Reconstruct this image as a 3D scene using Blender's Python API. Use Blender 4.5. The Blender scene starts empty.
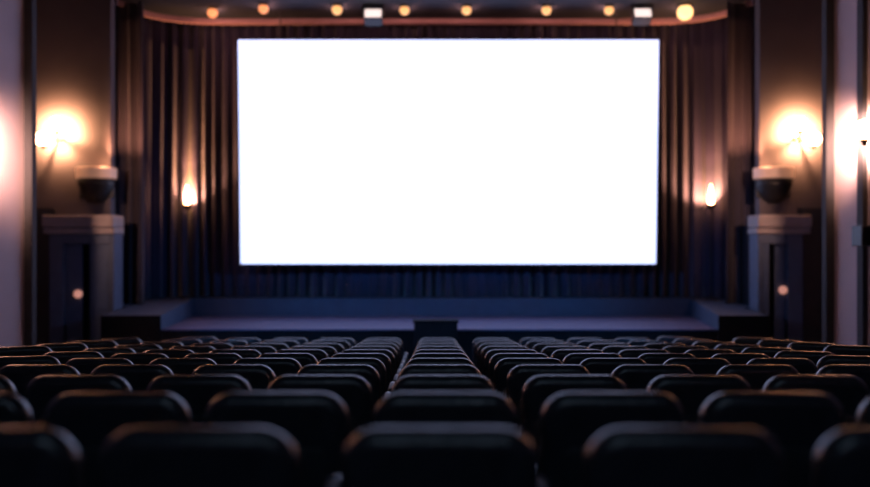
import bpy, bmesh, math, random
from mathutils import Vector, Matrix
random.seed(7)
scn = bpy.context.scene
C = scn.collection
F = 846.0                    # focal length in pixels for an 870 px wide frame
CAMZ = 2.2
PI = math.pi

def X(u, d): return (u - 435.0) * d / F
def Z(v, d): return CAMZ - (v - 243.5) * d / F

# ------------------------------------------------------------------ materials
def new_mat(name):
    m = bpy.data.materials.new(name); m.use_nodes = True
    nt = m.node_tree
    return m, nt, nt.nodes['Principled BSDF']

def mat(name, col, rough=0.6, spec=0.5, metal=0.0, var=0.0, vscale=6.0, bump=0.0, bscale=60.0,
        sheen=0.0, emit=None, estr=0.0, coat=0.0, stretch=None):
    m, nt, b = new_mat(name)
    b.inputs['Base Color'].default_value = (*col, 1)
    b.inputs['Roughness'].default_value = rough
    b.inputs['Specular IOR Level'].default_value = spec
    b.inputs['Metallic'].default_value = metal
    if sheen: b.inputs['Sheen Weight'].default_value = sheen
    if coat: b.inputs['Coat Weight'].default_value = coat
    if emit:
        b.inputs['Emission Color'].default_value = (*emit, 1)
        b.inputs['Emission Strength'].default_value = estr
    if var or bump:
        tc = nt.nodes.new('ShaderNodeTexCoord')
        mp = nt.nodes.new('ShaderNodeMapping')
        nt.links.new(tc.outputs['Object'], mp.inputs['Vector'])
        if stretch: mp.inputs['Scale'].default_value = stretch
    if var:
        n = nt.nodes.new('ShaderNodeTexNoise'); n.inputs['Scale'].default_value = vscale
        n.inputs['Detail'].default_value = 4
        nt.links.new(mp.outputs['Vector'], n.inputs['Vector'])
        r = nt.nodes.new('ShaderNodeValToRGB')
        r.color_ramp.elements[0].position = 0.3; r.color_ramp.elements[1].position = 0.7
        r.color_ramp.elements[0].color = (*[c * (1 - var) for c in col], 1)
        r.color_ramp.elements[1].color = (*[min(1, c * (1 + var)) for c in col], 1)
        nt.links.new(n.outputs['Fac'], r.inputs['Fac'])
        nt.links.new(r.outputs['Color'], b.inputs['Base Color'])
    if bump:
        n2 = nt.nodes.new('ShaderNodeTexNoise'); n2.inputs['Scale'].default_value = bscale
        n2.inputs['Detail'].default_value = 3
        nt.links.new(mp.outputs['Vector'], n2.inputs['Vector'])
        bp = nt.nodes.new('ShaderNodeBump'); bp.inputs['Strength'].default_value = bump
        bp.inputs['Distance'].default_value = 0.02
        nt.links.new(n2.outputs['Fac'], bp.inputs['Height'])
        nt.links.new(bp.outputs['Normal'], b.inputs['Normal'])
    return m

M = {}
M['seat'] = mat('seat_vinyl', (0.020, 0.025, 0.034), rough=0.27, spec=0.66, var=0.2, vscale=9, bump=0.2, bscale=95)
M['shell'] = mat('seat_back_panel', (0.016, 0.021, 0.028), rough=0.5, spec=0.35, var=0.15, vscale=12)
M['frame'] = mat('seat_frame_metal', (0.012, 0.013, 0.018), rough=0.45, var=0.15)
M['arm'] = mat('armrest_black', (0.012, 0.013, 0.02), rough=0.6, spec=0.25, var=0.15)
M['cap'] = mat('armrest_cap', (0.17, 0.165, 0.21), rough=0.22, var=0.08)
M['mauve'] = mat('mauve_wall', (0.50, 0.40, 0.45), rough=0.7, var=0.06, vscale=2.0, bump=0.05, bscale=30)
M['panelwall'] = mat('brown_wall', (0.125, 0.105, 0.115), rough=0.75, var=0.08, vscale=2.5, bump=0.06, bscale=35)
M['darkwall'] = mat('dark_wall', (0.035, 0.033, 0.042), rough=0.8, var=0.1)
M['ceiling'] = mat('ceiling_dark', (0.02, 0.028, 0.042), rough=0.8, var=0.12, vscale=1.5)
M['pelmet'] = mat('pelmet_pink', (0.52, 0.31, 0.33), rough=0.5, var=0.08)
M['curtain'] = mat('navy_velvet', (0.033, 0.030, 0.074), rough=0.75, spec=0.3, sheen=0.25, var=0.2, vscale=3, stretch=(3, 3, 0.15))
M['drape'] = mat('plum_velvet', (0.05, 0.04, 0.06), rough=0.75, spec=0.3, sheen=0.25, var=0.2, vscale=3, stretch=(3, 3, 0.15))
M['carpet'] = mat('hall_carpet', (0.03, 0.035, 0.055), rough=0.9, var=0.3, vscale=20, bump=0.3, bscale=200)
M['stagetop'] = mat('stage_blue', (0.075, 0.072, 0.15), rough=0.7, spec=0.4, var=0.15, vscale=14, bump=0.1, bscale=90)
M['stageblack'] = mat('stage_fascia_black', (0.008, 0.009, 0.012), rough=0.85, spec=0.1, var=0.15)
M['tier'] = mat('tier_blue', (0.036, 0.06, 0.115), rough=0.7, var=0.12, vscale=5)
M['doorframe'] = mat('door_surround_blue_grey', (0.085, 0.11, 0.18), rough=0.6, var=0.08)
M['leaf'] = mat('door_leaf_blue', (0.07, 0.10, 0.18), rough=0.55, var=0.08)
M['cornice'] = mat('cornice_stone', (0.34, 0.28, 0.28), rough=0.6, var=0.08)
M['black'] = mat('black_metal', (0.012, 0.012, 0.014), rough=0.45, var=0.1)
M['bronze'] = mat('bronze', (0.10, 0.06, 0.04), rough=0.4, metal=0.7, var=0.1)
M['globe_o'] = mat('globe_orange', (0.5, 0.3, 0.2), emit=(1.0, 0.33, 0.12), estr=1.3)
M['globe_y'] = mat('globe_amber', (0.5, 0.4, 0.25), emit=(1.0, 0.48, 0.17), estr=1.35)
M['globe_b'] = mat('globe_bright', (0.6, 0.5, 0.3), emit=(1.0, 0.56, 0.22), estr=2.4)
M['lens'] = mat('spot_lens', (0.7, 0.65, 0.65), emit=(1.0, 0.80, 0.74), estr=1.2)
M['shade'] = mat('sconce_glass', (0.8, 0.6, 0.4), emit=(1.0, 0.46, 0.22), estr=26.0)
M['shade2'] = mat('side_sconce_glass', (0.8, 0.6, 0.4), emit=(1.0, 0.50, 0.26), estr=40.0)
M['flame'] = mat('flame_glass', (0.8, 0.55, 0.3), emit=(1.0, 0.42, 0.15), estr=60.0)
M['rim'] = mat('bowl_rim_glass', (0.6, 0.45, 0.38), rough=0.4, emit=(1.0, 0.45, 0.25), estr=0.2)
M['knob_emit'] = mat('knob_glow', (0.6, 0.4, 0.35), emit=(1.0, 0.42, 0.32), estr=0.5)  # knob brightness put in as emission
M['screen'] = mat('lit_screen', (0.8, 0.8, 0.8), rough=0.9, emit=(1.05, 1.2, 2.0), estr=1.0)

# ------------------------------------------------------------------ mesh helpers
def box(bm, x0, x1, y0, y1, z0, z1, bev=0.0):
    r = bmesh.ops.create_cube(bm, size=1)
    vs = r['verts']
    for v in vs:
        v.co = Vector((x0 + (v.co.x + .5) * (x1 - x0), y0 + (v.co.y + .5) * (y1 - y0), z0 + (v.co.z + .5) * (z1 - z0)))
    if bev:
        es = list({e for v in vs for e in v.link_edges})
        bmesh.ops.bevel(bm, geom=es, offset=bev, segments=2, affect='EDGES', profile=0.5)

def cyl(bm, p0, p1, r0, r1=None, seg=16):
    p0 = Vector(p0); p1 = Vector(p1); r1 = r0 if r1 is None else r1
    d = p1 - p0
    q = Vector((0, 0, 1)).rotation_difference(d.normalized()).to_matrix().to_4x4()
    bmesh.ops.create_cone(bm, cap_ends=True, segments=seg, radius1=r0, radius2=r1, depth=d.length,
                          matrix=Matrix.Translation((p0 + p1) / 2) @ q)

def sphere(bm, c, r, seg=20, sz=1.0):
    bmesh.ops.create_uvsphere(bm, u_segments=seg, v_segments=seg // 2 + 2, radius=r,
                              matrix=Matrix.Translation(c) @ Matrix.Diagonal((1, 1, sz, 1)))

def lathe(bm, prof, seg=24, a0=0.0, a1=2 * PI, c=(0, 0, 0)):
    full = abs(a1 - a0 - 2 * PI) < 1e-6
    n = seg if full else seg + 1
    rings = []
    for r, z in prof:
        rings.append([bm.verts.new((c[0] + r * math.cos(a0 + (a1 - a0) * i / seg),
                                    c[1] + r * math.sin(a0 + (a1 - a0) * i / seg), c[2] + z)) for i in range(n)])
    for a, b in zip(rings, rings[1:]):
        for i in range(seg):
            j = (i + 1) % n
            bm.faces.new((a[i], a[j], b[j], b[i]))
    bmesh.ops.remove_doubles(bm, verts=bm.verts, dist=1e-5)

def prism(bm, pts, z0, z1, ztop=None):
    """footprint pts (x, y) ; ztop: optional function y -> z of the top"""
    a = [bm.verts.new((x, y, z0)) for x, y in pts]
    b = [bm.verts.new((x, y, ztop(y) if ztop else z1)) for x, y in pts]
    n = len(pts)
    bm.faces.new(a[::-1]); bm.faces.new(b)
    for i in range(n):
        j = (i + 1) % n
        bm.faces.new((a[i], a[j], b[j], b[i]))

def obj(name, bm, m, parent=None, smooth=False, angle=None):
    bmesh.ops.recalc_face_normals(bm, faces=bm.faces)
    me = bpy.data.meshes.new(name)
    bm.to_mesh(me); bm.free()
    if smooth:
        for p in me.polygons: p.use_smooth = True
        if angle is not None:
            me.set_sharp_from_angle(angle=math.radians(angle))
    for k in (m if isinstance(m, (list, tuple)) else [m]): me.materials.append(k)
    o = bpy.data.objects.new(name, me); C.objects.link(o)
    if parent is not None: o.parent = parent
    return o

def thing(name, label, cat, loc=(0, 0, 0), group=None, rz=0.0):
    o = bpy.data.objects.new(name, None); C.objects.link(o)
    o.empty_display_size = 0.1
    o.location = loc; o.rotation_euler = (0, 0, rz)
    o['label'] = label; o['category'] = cat
    if group: o['group'] = group
    return o

def tag(o, label, cat, group=None):
    o['label'] = label; o['category'] = cat
    if group: o['group'] = group
    return o

def struct(o, label=None, cat=None):
    o['kind'] = 'structure'
    if label: o['label'] = label
    if cat: o['category'] = cat
    return o

# ------------------------------------------------------------------ rows of seats : depth, top height
ROW_D = [2.26, 3.12, 4.26, 5.26, 6.21, 7.06, 7.86, 8.66, 9.46, 10.26, 11.06]
ROW_V = [424, 390, 373.5, 363.4, 357, 352.3, 348.6, 345.4, 342.6, 339.8, 337.4]
SEAT_H = 0.87
ROW_F = [Z(v, d) - SEAT_H for v, d in zip(ROW_V, ROW_D)]     # floor under each row
ROW_N = [2, 3, 4, 5, 5, 6, 6, 6, 6, 5, 5]                    # seats either side of the centre one

def shift(x):
    a = min(max(abs(x) - 2.5, 0), 1.5)
    return 0.34 * a * a

# ------------------------------------------------------------------ room shell
STAGE_D = 12.95; BACK_D = 15.4
ZC = Z(18.8, 15.6)                                             # ceiling
XL, XR = -5.5, 5.38
# stepped floor
bm = bmesh.new()
xs = [-7.1 + 14.2 * i / 60 for i in range(61)]
levels = [(-6.5, ROW_F[0] + 0.0)]
bounds = [-6.5] + [ROW_D[i + 1] - 0.24 for i in range(len(ROW_D) - 1)] + [11.62, 16.7]
heights = ROW_F + [0.0]
prev = None
for k, h in enumerate(heights):
    y0, y1 = bounds[k], bounds[k + 1]
    r0 = [bm.verts.new((x, y0 + (shift(x) if k > 0 else 0), h)) for x in xs]
    r1 = [bm.verts.new((x, y1 + (shift(x) if k < len(heights) - 1 else 0), h)) for x in xs]
    if prev:
        for i in range(60): bm.faces.new((prev[i], prev[i + 1], r0[i + 1], r0[i]))
    for i in range(60): bm.faces.new((r0[i], r0[i + 1], r1[i + 1], r1[i]))
    prev = r1
struct(obj('floor', bm, M['carpet']))
bm = bmesh.new(); box(bm, -7.3, 7.3, -6.7, 16.9, ZC, ZC + 0.2)
struct(obj('ceiling', bm, M['ceiling']))
def xl(d): return XL - 0.5 * max(0, 11.42 - max(d, 8)) / 3.42      # the side walls splay outwards towards the hall
def xr(d): return XR + 0.5 * max(0, 11.5 - max(d, 8)) / 3.5
bm = bmesh.new(); prism(bm, [(-7.3, -6.5), (xl(8), -6.5), (xl(8), 8), (XL, 11.42), (-7.3, 11.42)], -0.1, ZC)
struct(obj('wall_left', bm, M['mauve']))
bm = bmesh.new(); prism(bm, [(7.3, -6.5), (xr(8), -6.5), (xr(8), 8), (XR, 11.5), (7.3, 11.5)], -0.1, ZC)
struct(obj('wall_right', bm, M['mauve']))
bm = bmesh.new(); box(bm, -7.3, -7.1, 11.42, 16.7, -0.1, ZC)
struct(obj('wall_stage_left', bm, M['darkwall']))
bm = bmesh.new(); box(bm, 7.1, 7.3, 11.5, 16.7, -0.1, ZC)
struct(obj('wall_stage_right', bm, M['darkwall']))
bm = bmesh.new(); box(bm, -7.1, -5.37, 14.0, 14.2, 0, ZC)
struct(obj('wall_proscenium_left', bm, M['panelwall']))
bm = bmesh.new(); box(bm, 5.37, 7.1, 14.0, 14.2, 0, ZC)
struct(obj('wall_proscenium_right', bm, M['panelwall']))
bm = bmesh.new(); box(bm, -7.3, 7.3, 16.7, 16.9, -0.1, ZC)
struct(obj('wall_back', bm, M['darkwall']))
bm = bmesh.new(); box(bm, -7.3, 7.3, -6.7, -6.5, -0.1, ZC)
struct(obj('wall_rear', bm, M['mauve']))
# dark strips on the side wall ends, standing in for the shadowed gaps
bm = bmesh.new(); box(bm, XL - 0.02, XL + 0.10, 11.34, 11.47, 0, ZC, 0.008)
struct(obj('shade_strip_left', bm, M['darkwall']))
bm = bmesh.new(); box(bm, XR - 0.10, XR + 0.02, 11.42, 11.55, 0, ZC, 0.008)
struct(obj('shade_strip_right', bm, M['darkwall']))
bm = bmesh.new(); box(bm, xr(10.8) - 0.05, xr(10.8) + .05, 10.74, 10.90, 0.1, ZC, 0.01)
struct(obj('trim_3', bm, M['darkwall']))

bm = bmesh.new(); box(bm, -7.05, -6.28, 13.86, 13.99, 0, Z(208, 13.9), 0.01)  # dark box added for the shade low on the left panel wall
struct(obj('shade_panel_left', bm, M['darkwall']), 'dark panel put in as shade left of the left door', 'shade panel')
bm = bmesh.new(); box(bm, 6.0, 7.05, 13.86, 13.99, 0, Z(208, 13.9), 0.01)  # same added shade box on the right
struct(obj('shade_panel_right', bm, M['darkwall']), 'dark panel put in as shade right of the right door', 'shade panel')
# ------------------------------------------------------------------ stage
bm = bmesh.new(); box(bm, -4.55, 4.8, STAGE_D, BACK_D, 0.0, 0.88)
for f in bm.faces: f.material_index = 0
bm.normal_update()
for f in bm.faces:
    if f.normal.z > 0.9: f.material_index = 1
st = struct(obj('stage_platform', bm, [M['stageblack'], M['stagetop']]), 'low dark blue stage below the cinema screen', 'stage')
bm = bmesh.new(); box(bm, -4.17, 4.31, STAGE_D - 0.03, STAGE_D + 0.02, 0.865, 0.893, 0.006)
obj('stage_nosing', bm, M['stagetop'], st)

TF, TB = 1.10, 1.20
ztop = lambda y: TF + (TB - TF) * min(1, (y - STAGE_D) / (BACK_D - STAGE_D))
def paint_arm(bm):
    bm.normal_update()
    for f in bm.faces:
        f.material_index = 0 if f.normal.z > 0.7 else (1 if f.normal.y < -0.8 else 0)
bm = bmesh.new()
prism(bm, [(-4.19, STAGE_D - .02), (-4.42, BACK_D), (-5.9, BACK_D), (-5.9, 14.22), (-5.34, 14.22), (-5.34, 14.0), (-5.11, 14.0),
           (-5.11, STAGE_D - .02)], 0.0, 0, ztop)
bmesh.ops.recalc_face_normals(bm, faces=bm.faces); paint_arm(bm)
struct(obj('stage_platform_left_wing', bm, [M['tier'], M['stageblack']]), 'raised blue side block at the left end of the stage', 'stage')
bm = bmesh.new()
prism(bm, [(4.33, STAGE_D - .02), (5.11, STAGE_D - .02), (5.11, 14.0), (5.34, 14.0), (5.34, 14.22),
           (5.9, 14.22), (5.9, BACK_D), (4.66, BACK_D)], 0.0, 0, ztop)
bmesh.ops.recalc_face_normals(bm, faces=bm.faces); paint_arm(bm)
struct(obj('stage_platform_right_wing', bm, [M['tier'], M['stageblack']]), 'raised blue side block at the right end of the stage', 'stage')
bm = bmesh.new(); box(bm, -6.2, 6.2, BACK_D, 16.6, 0.0, TB)
struct(obj('stage_tier', bm, M['tier']), 'raised blue ledge along the back of the stage under the screen', 'stage')

# ------------------------------------------------------------------ curtains
def path_pts(n=400):
    """plan of the curtain rail: straight behind the screen, swinging forward at both ends"""
    key = [(-5.62, 14.35), (-5.50, 14.9), (-5.2, 15.4), (-4.7, 15.72), (-4.0, 15.85), (-2, 15.85), (0, 15.85),
           (2, 15.85), (4.0, 15.85), (4.7, 15.72), (5.2, 15.4), (5.50, 14.9), (5.62, 14.35)]
    pts = []
    for i in range(len(key) - 1):
        p0 = Vector(key[max(i - 1, 0)]); p1 = Vector(key[i]); p2 = Vector(key[i + 1]); p3 = Vector(key[min(i + 2, len(key) - 1)])
        for k in range(40):
            t = k / 40
            pts.append(0.5 * ((2 * p1) + (p2 - p0) * t + (2 * p0 - 5 * p1 + 4 * p2 - p3) * t * t + (3 * p1 - p0 - 3 * p2 + p3) * t ** 3))
    pts.append(Vector(key[-1]))
    L = [0]
    for a, b in zip(pts, pts[1:]): L.append(L[-1] + (b - a).length)
    out = []
    j = 0
    for i in range(n + 1):
        s = L[-1] * i / n
        while j < len(L) - 2 and L[j + 1] < s: j += 1
        t = (s - L[j]) / max(1e-9, L[j + 1] - L[j])
        p = pts[j].lerp(pts[j + 1], t); d = (pts[j + 1] - pts[j]).normalized()
        out.append((p, Vector((d.y, -d.x)), s))
    return out

def pleated(path, z0f, z1, amp, freq, seed, rows=10, sway=0.03):
    rnd = random.Random(seed)
    bm = bmesh.new()
    ph = [rnd.uniform(0, 6.28) for _ in range(6)]
    grid = []
    for r in range(rows + 1):
        t = r / rows
        row = []
        for p, n, s in path:
            z0 = z0f(p)
            w = freq * s + 1.3 * math.sin(s * 1.7 + ph[0]) + 0.7 * math.sin(s * 4.3 + ph[1]) + 0.35 * math.sin(t * 3 + s + ph[4])
            a = amp * (0.7 + 0.45 * math.sin(s * 2.9 + ph[2])) * (0.75 + 0.35 * t)
            off = a * (math.sin(w) + 0.28 * math.sin(2.3 * w + ph[3])) + sway * math.sin(2 * t + s * 0.8 + ph[5]) * t
            q = p + n * off
            row.append(bm.verts.new((q.x, q.y, z1 + (z0 - z1) * t)))
        grid.append(row)
    for a, b in zip(grid, grid[1:]):
        for i in range(len(a) - 1): bm.faces.new((a[i], a[i + 1], b[i + 1], b[i]))
    return bm

P = path_pts(1400)
o = obj('stage_curtain', pleated(P, lambda p: TB + 0.004 if p.y > BACK_D else ztop(p.y) + .004, ZC - 0.02, 0.085, 30.0, 3), M['curtain'], None, True)
md = o.modifiers.new('thickness', 'SOLIDIFY'); md.thickness = 0.012
tag(o, 'wide dark navy pleated curtain hanging behind the screen', 'curtain')

def leg_drape(x0, x1, y, seed):
    pts = []
    n = 160
    for i in range(n + 1):
        t = i / n
        pts.append((Vector((x0 + (x1 - x0) * t, y + 0.1 * math.sin(t * PI))), Vector((0, -1)), abs(x1 - x0) * t))
    return pleated(pts, lambda p: ztop(p.y) + 0.004, ZC - 0.02, 0.075, 36.0, seed, 14, 0.06)
for (x0, x1, s, lab) in ((-5.46, -4.98, 11, 'plum side drape hanging at the left edge of the stage curtain'),
                         (4.98, 5.46, 12, 'plum side drape hanging at the right edge of the stage curtain')):
    o = obj('side_drape', leg_drape(x0, x1, 14.42, s), M['drape'], None, True)
    md = o.modifiers.new('thickness', 'SOLIDIFY'); md.thickness = 0.012
    tag(o, lab, 'curtain', 'side drapes')

# curved pelmet strip under the ceiling, following the rail
bm = bmesh.new()
PP = path_pts(160)
prev = None
for p, n, s in PP:
    a = p + n * 0.20; b = p + n * 0.26
    q = [bm.verts.new((a.x, a.y, ZC)), bm.verts.new((a.x, a.y, ZC - 0.10)), bm.verts.new((b.x, b.y, ZC - 0.085)), bm.verts.new((b.x, b.y, ZC))]
    if prev:
        for i in range(4): bm.faces.new((prev[i], prev[(i + 1) % 4], q[(i + 1) % 4], q[i]))
    else: bm.faces.new(q)
    prev = q
bm.faces.new(prev[::-1])
o = obj('trim_4', bm, M['pelmet']); struct(o, 'pinkish curved pelmet strip along the ceiling above the curtain', 'pelmet')

# ------------------------------------------------------------------ screen
yt, yb = 15.0, 15.2
x0, x1 = X(239.4, 15.1), X(657.2, 15.1)
zt, zb = Z(40, yt), Z(263.8, yb)
scr = thing('cinema_screen', 'large bright blank white cinema screen in front of the navy curtain', 'screen', ((x0 + x1) / 2, yb, zb))
cxs = (x0 + x1) / 2
def leaned(bm):
    for v in bm.verts:
        v.co.y += (yt - yb) * v.co.z / (zt - zb)
w2 = (x1 - x0) / 2; hh = zt - zb
bm = bmesh.new(); box(bm, -w2, w2, -0.006, 0.006, 0, hh); leaned(bm)
obj('screen_surface', bm, M['screen'], scr)
bm = bmesh.new()
e = 0.035
box(bm, -w2 - e, w2 + e, 0.008, 0.05, hh, hh + e); box(bm, -w2 - e, w2 + e, 0.008, 0.05, -e, 0)
box(bm, -w2 - e, -w2, 0.008, 0.05, 0, hh); box(bm, w2, w2 + e, 0.008, 0.05, 0, hh)
box(bm, -w2, w2, 0.02, 0.05, 0, hh)
leaned(bm)
obj('frame', bm, M['black'], scr)
for sx in (-0.8, 0.8):
    bm = bmesh.new(); cyl(bm, (sx * w2, yt - yb + 0.03, hh + e), (sx * w2, yt - yb + 0.03, ZC - zb), 0.012, seg=8)
    obj('hanging_cable', bm, M['black'], scr)

# ------------------------------------------------------------------ door surrounds
def door(name, xa, xb, xc, xd, xe, xf, cap0, cap1, knob, label):
    """outer jamb xa..xb, outer leaf xb..xc, gap xc..xd, inner leaf xd..xe, inner jamb xe..xf (signed x)"""
    def bx(b, p, q, *r): box(b, min(p, q), max(p, q), *r)
    yf = 13.6; top = Z(234, yf)
    bm = bmesh.new()
    bx(bm, xa, xb, yf, 13.99, 0, top, 0.012)
    bx(bm, xe, xf, yf, 13.99, 0, top, 0.012)
    bx(bm, xb, xe, yf, 13.99, top - 0.16, top, 0.01)
    d = struct(obj(name, bm, M['doorframe']), label, 'door')
    bm = bmesh.new()
    bx(bm, cap0, cap1, yf - 0.10, 13.99, top + 0.10, Z(215, yf), 0.03)
    bx(bm, cap0 * .995 + xf * .005, cap1, yf - 0.05, 13.99, top, top + 0.10, 0.02)
    obj('cornice', bm, M['cornice'], d)
    bm = bmesh.new(); bx(bm, xb, xc, yf + 0.10, yf + 0.15, 0.0, top - 0.16, 0.006)
    bx(bm, xb + (xc - xb) * .2, xc - (xc - xb) * .2, yf + 0.088, yf + 0.10, 0.25, 0.95, 0.004)
    lf = obj('door_leaf', bm, M['leaf'], d)
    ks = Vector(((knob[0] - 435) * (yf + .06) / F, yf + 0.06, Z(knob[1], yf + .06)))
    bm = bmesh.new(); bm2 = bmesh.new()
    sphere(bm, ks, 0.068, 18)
    obj('glowing_knob', bm, M['knob_emit'], lf)['label'] = 'small round pinkish knob with added glow'  # round door knob with added pinkish emission
    cyl(bm2, ks + Vector((0, 0.02, 0)), (ks.x, yf + 0.10, ks.z), 0.05)
    obj('knob_mount', bm2, M['black'], lf)
    bm = bmesh.new(); bx(bm, xd, xe, yf + 0.03, yf + 0.08, 0.0, top - 0.16, 0.006)
    bx(bm, xd + (xe - xd) * .15, xe - (xe - xd) * .15, yf + 0.018, yf + 0.03, 0.25, 0.95, 0.004)
    bx(bm, xd + (xe - xd) * .15, xe - (xe - xd) * .15, yf + 0.018, yf + 0.03, 1.15, 1.95, 0.004)
    obj('door_leaf', bm, M['leaf'], d)
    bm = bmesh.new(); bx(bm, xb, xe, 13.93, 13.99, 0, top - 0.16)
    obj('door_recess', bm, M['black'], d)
    return d
xx = lambda u: X(u, 13.6)
door('door_1', xx(49), xx(63), xx(80), xx(89), xx(110), xx(114), xx(44), xx(115.5), (78, 294), 'blue grey double door in a corniced surround left of the stage')
door('door_2', xx(803), xx(788), xx(777), xx(770), xx(762), xx(758), xx(810), xx(756), (783, 290), 'blue grey double door in a corniced surround right of the stage')

# ------------------------------------------------------------------ lectern
LD = 12.45
lx0, lx1 = X(412.5, LD), X(459, LD); lz = Z(321, LD)
lec = thing('lectern', 'small black box lectern standing in front of the stage centre', 'lectern', ((lx0 + lx1) / 2, LD + 0.2, 0))
lw = (lx1 - lx0) / 2
bm = bmesh.new(); box(bm, -lw + .02, lw - .02, -0.11, 0.11, 0.06, lz - 0.035, 0.008)
box(bm, -lw + .08, lw - .08, -0.118, -0.11, 0.16, lz - 0.14, 0.003)
obj('cabinet', bm, M['stageblack'], lec)
bm = bmesh.new(); box(bm, -lw, lw, -0.13, 0.13, lz - 0.035, lz, 0.006)
obj('top', bm, M['stageblack'], lec)
bm = bmesh.new(); box(bm, -lw - .01, lw + .01, -0.13, 0.13, 0, 0.06, 0.006)
obj('plinth', bm, M['black'], lec)

# ------------------------------------------------------------------ ceiling lamps
def globe(u, v, r, m, label):
    d = (ZC - CAMZ - r * 0.9) * F / (243.5 - v)
    t = thing('ceiling_lamp', label, 'lamp', (X(u, d), d, ZC), 'globe lamps in the stage ceiling')
    bm = bmesh.new(); sphere(bm, (0, 0, -r * 0.95), r, 22)
    obj('globe', bm, m, t, True)
    bm = bmesh.new(); lathe(bm, [(0.0, 0.0), (r * .95, 0), (r * 1.02, -0.012), (r * .9, -0.03), (r * .55, -0.035), (0, -0.03)], 24)
    obj('rim', bm, M['bronze'], t, True, 35)
    return t
G = [(212.5, 12.5, .090, 'globe_o', 'deep orange globe lamp in the stage ceiling, leftmost of the row'),
     (263.5, 8.5, .085, 'globe_o', 'orange globe lamp in the stage ceiling, second from the left'),
     (337, 9.5, .088, 'globe_y', 'amber globe lamp just left of the left ceiling spotlight'),
     (404.5, 10, .082, 'globe_y', 'amber globe lamp just right of the left ceiling spotlight'),
     (466.5, 10, .082, 'globe_y', 'amber globe lamp above the middle of the screen'),
     (546.5, 10, .082, 'globe_y', 'amber globe lamp, second to the left of the right ceiling spotlight'),
     (609, 10, .082, 'globe_y', 'amber globe lamp just left of the right ceiling spotlight'),
     (685, 12, .135, 'globe_b', 'large bright yellow globe lamp, rightmost in the stage ceiling')]
for u, v, r, m, lab in G: globe(u, v, r, M[m], lab)

def spot(u, v, label):
    d = 14.6; zc = Z(v, d)
    t = thing('ceiling_spotlight', label, 'spotlight', (X(u, d), d, ZC), 'spotlights in the stage ceiling')
    dz = zc - ZC                                     # lens centre below ceiling
    R_ = Matrix.Translation((0, 0, dz)) @ Matrix.Rotation(math.radians(-25), 4, 'X')
    bm = bmesh.new(); box(bm, -.16, .16, 0.0, 0.22, -.095, .13, .02); box(bm, -.12, .12, .21, .27, -.06, .10, .01)
    for kx in range(5): box(bm, -.12 + kx * .055, -.105 + kx * .055, 0.05, 0.2, .128, .15)
    bmesh.ops.transform(bm, matrix=R_, verts=bm.verts)
    obj('housing', bm, M['black'], t)
    bm = bmesh.new()
    prism(bm, [(-.135, -.012), (.135, -.012), (.145, .004), (-.145, .004)], -.08, .09)
    bmesh.ops.bevel(bm, geom=list(bm.edges), offset=.006, segments=2, affect='EDGES')
    bmesh.ops.transform(bm, matrix=R_, verts=bm.verts)
    obj('lens', bm, M['lens'], t)
    bm = bmesh.new(); box(bm, -.19, -.17, 0.05, 0.15, dz + 0.0, 0, .004); box(bm, .17, .19, 0.05, 0.15, dz + 0.0, 0, .004); box(bm, -.19, .19, 0.05, .15, -0.02, 0, .004)
    obj('yoke', bm, M['black'], t)
spot(373, 13.5, 'white lit spotlight hanging from the stage ceiling left of centre')
spot(643, 13, 'white lit spotlight hanging from the stage ceiling near its right end')

# ------------------------------------------------------------------ wall sconces (two globes each)
SCONCE = []
def sconce(g1, g2, r, label, wall_y=14.0, d=13.66):
    p = [Vector((X(u, d), d, Z(v, d))) for u, v in (g1, g2)]
    c = (p[0] + p[1]) / 2
    SCONCE.append(c)
    t = thing('wall_sconce', label, 'wall lamp', (c.x, wall_y, c.z), 'twin globe wall sconces')
    L = lambda q: q - Vector((c.x, wall_y, c.z))
    bm = bmesh.new(); cyl(bm, (0, 0, -0.06), (0, -0.03, -0.06), 0.09, 0.07, 20)
    obj('backplate', bm, M['bronze'], t, True, 35)
    for q in p:
        bm = bmesh.new(); sphere(bm, L(q), r, 20); obj('glass_globe', bm, M['shade'], t, True)
        q0 = L(q); b0 = q0 - Vector((0, 0, r + 0.03))
        bm = bmesh.new(); cyl(bm, (0, -0.02, -0.06), (b0.x, b0.y, b0.z - .01), 0.014, seg=10)
        cyl(bm, (b0.x, b0.y, b0.z - .015), (b0.x, b0.y, b0.z + 0.045), 0.02, 0.05, 14)
        obj('arm', bm, M['bronze'], t, True, 35)
    return t
sconce((57, 124), (43, 139), 0.12, 'glowing twin globe wall sconce on the wall left of the curtain')
sconce((800, 124), (813.5, 139), 0.12, 'glowing twin globe wall sconce on the wall right of the curtain')

# side wall sconce at the right edge of the frame, and its twin on the left
def side_sconce(x, y, z, s, label):
    t = thing('side_wall_sconce', label, 'wall lamp', (x, y, z), 'side wall sconces')
    bm = bmesh.new(); cyl(bm, (0, 0, -.10), (-s * 0.03, 0, -.10), 0.09, 0.07, 20); obj('backplate', bm, M['bronze'], t, True, 35)
    bm = bmesh.new(); cyl(bm, (-s * 0.02, 0, -.10), (-s * 0.33, 0, -.16), 0.014, seg=10); cyl(bm, (-s * 0.32, 0, -.17), (-s * 0.32, 0, -.09), 0.02, 0.05, 14)
    obj('arm', bm, M['bronze'], t, True, 35)
    bm = bmesh.new(); sphere(bm, (-s * 0.32, 0, 0.03), 0.12, 20); obj('glass_globe', bm, M['shade2'], t, True)
side_sconce(xr(10.3), 10.3, Z(132, 10.3), 1, 'glowing single globe sconce on the right side wall at the picture edge')
side_sconce(xl(9.6), 9.6, Z(130, 9.6), -1, 'glowing single globe sconce on the left side wall, just outside the picture')

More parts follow.
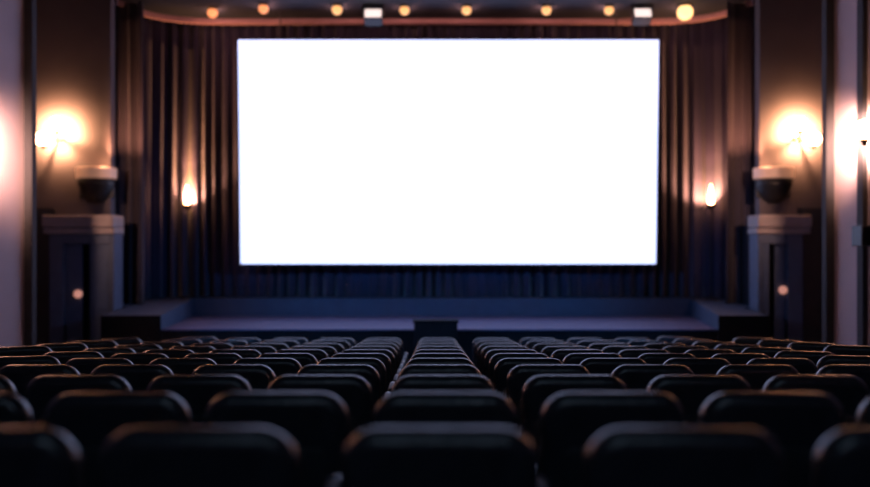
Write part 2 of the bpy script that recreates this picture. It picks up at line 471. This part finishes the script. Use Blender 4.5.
# ------------------------------------------------------------------ bowl lamps
def bowl(u, label):
    d = 13.66; x = X(u, 13.95); zr = Z(166, d); R = 0.315
    t = thing('bowl_wall_lamp', label, 'wall lamp', (x, 14.0, zr), 'bowl wall lamps')
    bm = bmesh.new()
    prof = [(R * .99, -0.20), (R * .93, -0.30), (R * .78, -0.42), (R * .55, -0.52), (R * .28, -0.585), (0.02, -0.60)]
    lathe(bm, prof, 24, PI, 2 * PI)
    for v in bm.verts: pass
    o = obj('bowl', bm, M['black'], t, True, 40)
    m_ = o.modifiers.new('thickness', 'SOLIDIFY'); m_.thickness = 0.015
    bm = bmesh.new(); lathe(bm, [(R * .99, -0.19), (R * 1.05, -0.17), (R * 1.05, -0.02), (R * .99, 0.0), (R * .93, -0.01), (R * .93, -0.18)], 24, PI, 2 * PI)
    obj('rim', bm, M['rim'], t, True, 40)
    bm = bmesh.new(); box(bm, -R * .9, R * .9, -0.03, 0, -0.5, -0.02, .01)
    obj('backplate', bm, M['black'], t)
bowl(96, 'dark half bowl lamp with lit rim on the wall above the left door')
bowl(774, 'dark half bowl lamp with lit rim on the wall above the right door')

# ------------------------------------------------------------------ torch lamps before the curtain
TORCH = []
def torch(u, d, label):
    TORCH.append((X(u, d), d, Z(206, d)))
    x = X(u, d); zb_ = TB if d > BACK_D else ztop(d); zh = Z(206, d) - zb_
    t = thing('torch_lamp', label, 'lamp', (x, d, zb_), 'torch lamps before the curtain')
    bm = bmesh.new(); lathe(bm, [(0, 0.0), (0.13, 0.0), (0.13, 0.015), (0.04, 0.04), (0, 0.045)], 20); obj('base', bm, M['black'], t, True, 35)
    bm = bmesh.new(); cyl(bm, (0, 0, 0.03), (0, 0, zh - 0.05), 0.012, seg=10); obj('pole', bm, M['black'], t, True, 35)
    bm = bmesh.new(); lathe(bm, [(0, -0.07), (0.03, -0.065), (0.07, -0.02), (0.085, 0.03), (0.075, 0.03), (0.05, -0.01), (0, -0.02)], 20, c=(0, 0, zh))
    obj('cup', bm, M['black'], t, True, 40)
    bm = bmesh.new(); lathe(bm, [(0, 0.0), (0.035, 0.02), (0.05, 0.08), (0.045, 0.17), (0.03, 0.27), (0.014, 0.35), (0, 0.40)], 20, c=(0, 0, zh))
    obj('flame_shade', bm, M['flame'], t, True)
torch(187, 15.46, 'glowing flame shaped lamp in front of the curtain left of the screen')
torch(711, 15.2, 'glowing flame shaped lamp in front of the curtain right of the screen')

# ------------------------------------------------------------------ small speaker on the right wall
sp = thing('wall_speaker', 'small dark box speaker on the right side wall', 'speaker', (xr(10.55), 10.55, Z(236, 10.55)))
bm = bmesh.new(); box(bm, -0.26, -0.06, -0.13, 0.13, -0.13, 0.13, 0.012); obj('cabinet', bm, M['black'], sp)
bm = bmesh.new(); box(bm, -0.07, 0, -0.04, 0.04, -0.05, 0.05, 0.006); obj('bracket', bm, M['black'], sp)
bm = bmesh.new(); box(bm, -0.24, -0.08, -0.138, -0.13, -0.11, 0.11, 0.003); obj('grille', bm, M['stageblack'], sp)

# ------------------------------------------------------------------ cinema seats
def rrect(w, h, r, zc, n=8):
    """rounded rectangle outline (x, z)"""
    pts = []
    r = max(min(r, w / 2, h / 2), 1e-3)
    for cx, cz, a in ((w / 2 - r, h / 2 - r, 0), (-w / 2 + r, h / 2 - r, 90), (-w / 2 + r, -h / 2 + r, 180), (w / 2 - r, -h / 2 + r, 270)):
        for i in range(n + 1):
            t = math.radians(a + 90 * i / n)
            pts.append((cx + r * math.cos(t), zc + cz + r * math.sin(t)))
    return pts

def pad(w, h, r, zc, y0, y1, b, dome=0.0, seg=4):
    bm = bmesh.new()
    rings = []
    prof = []
    for i in range(seg + 1):
        t = i / seg * PI / 2
        prof.append((b * (1 - math.sin(t)), y0 + b * (1 - math.cos(t))))
    for i in range(seg + 1):
        t = i / seg * PI / 2
        prof.append((b * (1 - math.cos(t)), y1 - b * (1 - math.sin(t))))
    for ins, y in prof:
        rings.append([bm.verts.new((x, y, z)) for x, z in rrect(w - 2 * ins, h - 2 * ins, r - ins, zc)])
    n = len(rings[0])
    for a, c in zip(rings, rings[1:]):
        for i in range(n):
            j = (i + 1) % n
            bm.faces.new((a[i], a[j], c[j], c[i]))
    bm.faces.new(rings[0]); bm.faces.new(rings[-1][::-1])
    return bm

SW = 0.532
def lean_back(bm, z0=0.42, ang=7):
    k = math.tan(math.radians(ang))
    for v in bm.verts: v.co.y -= k * (v.co.z - z0)
def make_seat():
    t = thing('cinema_chair', 'x', 'chair', (0, 0, 0), 'rows of black cinema chairs')
    zt_ = SEAT_H; zb_ = 0.30
    bm = pad(SW, zt_ - zb_, 0.100, (zt_ + zb_) / 2, -0.02, 0.082, 0.049, seg=7)
    for v in bm.verts:                                # crown: top edge a touch higher in the middle
        if v.co.z > 0.7: v.co.z -= 0.010 * (v.co.x / (SW / 2)) ** 2
    lean_back(bm)
    obj('backrest', bm, M['seat'], t, True, 50)
    bm = pad(SW - 0.13, 0.34, 0.06, 0.50, -0.028, -0.012, 0.007, seg=2); lean_back(bm)
    obj('back_panel', bm, M['shell'], t, True, 50)
    bm = bmesh.new(); box(bm, -0.235, 0.235, 0.11, 0.54, 0.36, 0.47, 0.035)
    obj('seat_cushion', bm, M['seat'], t, True, 50)
    bm = bmesh.new(); box(bm, -0.04, 0.04, 0.14, 0.40, 0.02, 0.365, 0.01); box(bm, -0.12, 0.12, 0.08, 0.46, 0.0, 0.025, 0.006)
    obj('pedestal', bm, M['frame'], t)
    return t
def make_arm(t, x):
    bm = bmesh.new(); box(bm, x - 0.021, x + 0.021, 0.10, 0.36, 0.585, 0.622, 0.012)
    a = obj('armrest', bm, M['arm'], t, True, 40)
    bm = bmesh.new(); box(bm, x - 0.023, x + 0.023, 0.345, 0.41, 0.582, 0.626, 0.016)
    obj('armrest_cap', bm, M['cap'], a, True, 40)['label'] = 'pale grey front cap'
    bm = bmesh.new(); box(bm, x - 0.015, x + 0.015, 0.06, 0.30, 0.0, 0.59, 0.006)
    obj('arm_support', bm, M['frame'], a)
    return a

PITCH = 0.612
proto = make_seat()
ARM_X = 0.290
arm_r = make_arm(proto, ARM_X)
parts = [c for c in proto.children]
sub = {c.name: list(c.children) for c in parts}
ORD = ['', 'first', 'second', 'third', 'fourth', 'fifth', 'sixth', 'seventh', 'eighth', 'ninth', 'tenth', 'eleventh']
def copy_part(p, root, dx=0.0):
    c = p.copy(); C.objects.link(c); c.parent = root
    c.location.x += dx
    for s_ in sub[p.name]:
        k = s_.copy(); C.objects.link(k); k.parent = c
    return c
def copy_seat():
    r = proto.copy(); C.objects.link(r)
    for p in parts: copy_part(p, r)
    return r
PX = {0: [-6, 201, 440, 682, 912], 1: [-16, 129, 277.5, 445, 612, 769, 917],
      2: [-33, 80, 200, 320, 443, 574, 698, 814, 932], 3: [-56, 40, 133, 234, 338, 440, 549, 652, 757, 857, 955]}
first = True
rj = random.Random(5)
made = []
for k, (d, f, n) in enumerate(zip(ROW_D, ROW_F, ROW_N)):
    cx = X([440, 445, 443, 441, 440, 440, 439.5, 439, 438.5, 438, 437.5][k], d)
    px_row = PX.get(k)
    if px_row:                                           # keep neighbours clear of each other
        for i in range(n + 1, 2 * n + 1): px_row[i] = max(px_row[i], px_row[i - 1] + 0.584 * F / d)
        for i in range(n - 1, -1, -1): px_row[i] = min(px_row[i], px_row[i + 1] - 0.584 * F / d)
    gap = 0.622 + 0.009 * k                              # the middle column stands a little apart
    for c in range(-n, n + 1):
        if c == 0: x = cx
        else: x = cx + (1 if c > 0 else -1) * (gap + (abs(c) - 1) * PITCH)
        dy = shift(x)
        a = -math.copysign(min(math.radians(25), math.atan(0.68 * max(abs(x) - 2.5, 0)) * 0.55), x) if dy else 0
        s = proto if first else copy_seat()
        first = False
        if px_row: x = X(px_row[c + n], d)
        made.append((s, c, n))
        s.location = (x, d + dy, f)
        s.rotation_euler = (0, 0, a)
        rowtxt = 'nearest row to the camera' if k == 0 else ('farthest row, before the stage' if k == 10 else ORD[k + 1] + ' row from the camera')
        if c == 0: where = 'in the centre column'
        else: where = '%s chair %s of centre' % (ORD[abs(c)], 'left' if c < 0 else 'right')
        s['label'] = 'black padded cinema chair, %s, %s' % (rowtxt, where)
for s, c, n in made:
    if c == -n:                                          # left end of a row has its own armrest
        copy_part(arm_r, s, -2 * ARM_X - (0.04 if s.location.y < 2.5 else 0))

for s, c, n in made:
    if s.location.y < 2.5:                               # the nearest row is spaced a little wider
        for ch in s.children:
            if ch.name.startswith('armrest'): ch.location.x += 0.02
# ------------------------------------------------------------------ lights
def light(name, kind, loc, energy, col, target=None, **kw):
    l = bpy.data.lights.new(name, kind); l.energy = energy; l.color = col
    for a, b in kw.items(): setattr(l, a, b)
    o = bpy.data.objects.new(name, l); C.objects.link(o); o.location = loc
    if target is not None:
        o.rotation_euler = (Vector(target) - Vector(loc)).to_track_quat('-Z', 'Y').to_euler()
    return o
for u, v, r_, m_, lab in G:
    d = (ZC - CAMZ - r_ * 0.9) * F / (243.5 - v)
    light('ceiling_lamp_light', 'POINT', (X(u, d), d + r_ + 0.06, ZC - r_ - .03), 5, (1.0, 0.42, 0.36), shadow_soft_size=0.05)
# lights at the sconces, torches and bowls; unseen blue spots added
for q in SCONCE:
    light('sconce_light', 'SPOT', (q.x, 13.75, q.z), 340, (1.0, 0.46, 0.22), (q.x, 14.0, q.z), spot_size=math.radians(160), spot_blend=0.6, shadow_soft_size=0.03)
for tx, ty, tz in TORCH:
    light('torch_light', 'SPOT', (tx, ty + 0.085, tz + 0.06), 330, (1.0, 0.42, 0.17), (tx, ty + 0.30, tz + 0.34), spot_size=math.radians(125), spot_blend=0.7, shadow_soft_size=0.03)
    light('torch_uplight', 'SPOT', (tx, ty + 0.02, tz + 0.47), 58, (1.0, 0.34, 0.18), (tx, ty + 0.36, tz + 1.6), spot_size=math.radians(80), spot_blend=1.0, shadow_soft_size=0.04)
for sx in (-1, 1):
    light('bowl_light', 'POINT', (sx * 5.40, 13.78, Z(166, 13.66) + 0.06), 8, (1.0, 0.42, 0.2), shadow_soft_size=0.06)
    light('bowl_light', 'SPOT', (sx * 5.30, 13.72, Z(166, 13.66) + 0.08), 130, (1.0, 0.40, 0.2), (sx * 5.12, 14.42, Z(150, 13.66) + .55), spot_size=math.radians(75), spot_blend=1.0, shadow_soft_size=0.04)
    light('blue_fill', 'SPOT', (sx * 5.2, 8.2, 3.7), 720, (0.07, 0.38, 0.95), (-sx * 0.8, 15.4, 1.0), spot_size=math.radians(62), spot_blend=0.9, shadow_soft_size=0.25)  # unseen blue spot added to tint the stage and curtain
# warm beams of the side wall sconces, washing along their own wall
light('sconce_beam', 'SPOT', (xl(9.6) + 0.34, 9.72, Z(128, 9.6)), 2200, (1.0, 0.54, 0.38), (xl(9.6) - .45, 10.6, Z(140, 9.6)), spot_size=math.radians(104), spot_blend=1.0, shadow_soft_size=0.12)
light('sconce_beam', 'SPOT', (xr(10.3) - 0.34, 10.42, Z(130, 10.3)), 1150, (1.0, 0.54, 0.38), (xr(10.3) + .45, 11.3, Z(140, 10.3)), spot_size=math.radians(104), spot_blend=1.0, shadow_soft_size=0.12)
light('seat_fill', 'SPOT', (0, -3.5, ZC - .4), 150, (0.42, 0.60, 0.85), (0, 5.0, 0.8), spot_size=math.radians(60), spot_blend=1.0, shadow_soft_size=0.5)  # unseen fill spot added behind the camera to lift the seat backs

w = bpy.data.worlds.new('world'); scn.world = w; w.use_nodes = True
w.node_tree.nodes['Background'].inputs['Color'].default_value = (0.02, 0.025, 0.05, 1)
w.node_tree.nodes['Background'].inputs['Strength'].default_value = 0.3

# ------------------------------------------------------------------ camera
cam = bpy.data.cameras.new('camera'); co = bpy.data.objects.new('camera', cam); C.objects.link(co)
cam.sensor_width = 36.0; cam.lens = 36.0 * F / 870.0
co.location = (0, 0, CAMZ); co.rotation_euler = (math.radians(90), 0, 0)
cam.dof.use_dof = True; cam.dof.focus_distance = 6.3; cam.dof.aperture_fstop = 0.63
scn.camera = co
vs = scn.view_settings
scn.display_settings.display_device = 'sRGB'
vs.view_transform = 'Standard'; vs.look = 'None'; vs.exposure = 0.0; vs.gamma = 1.0; vs.use_curve_mapping = False
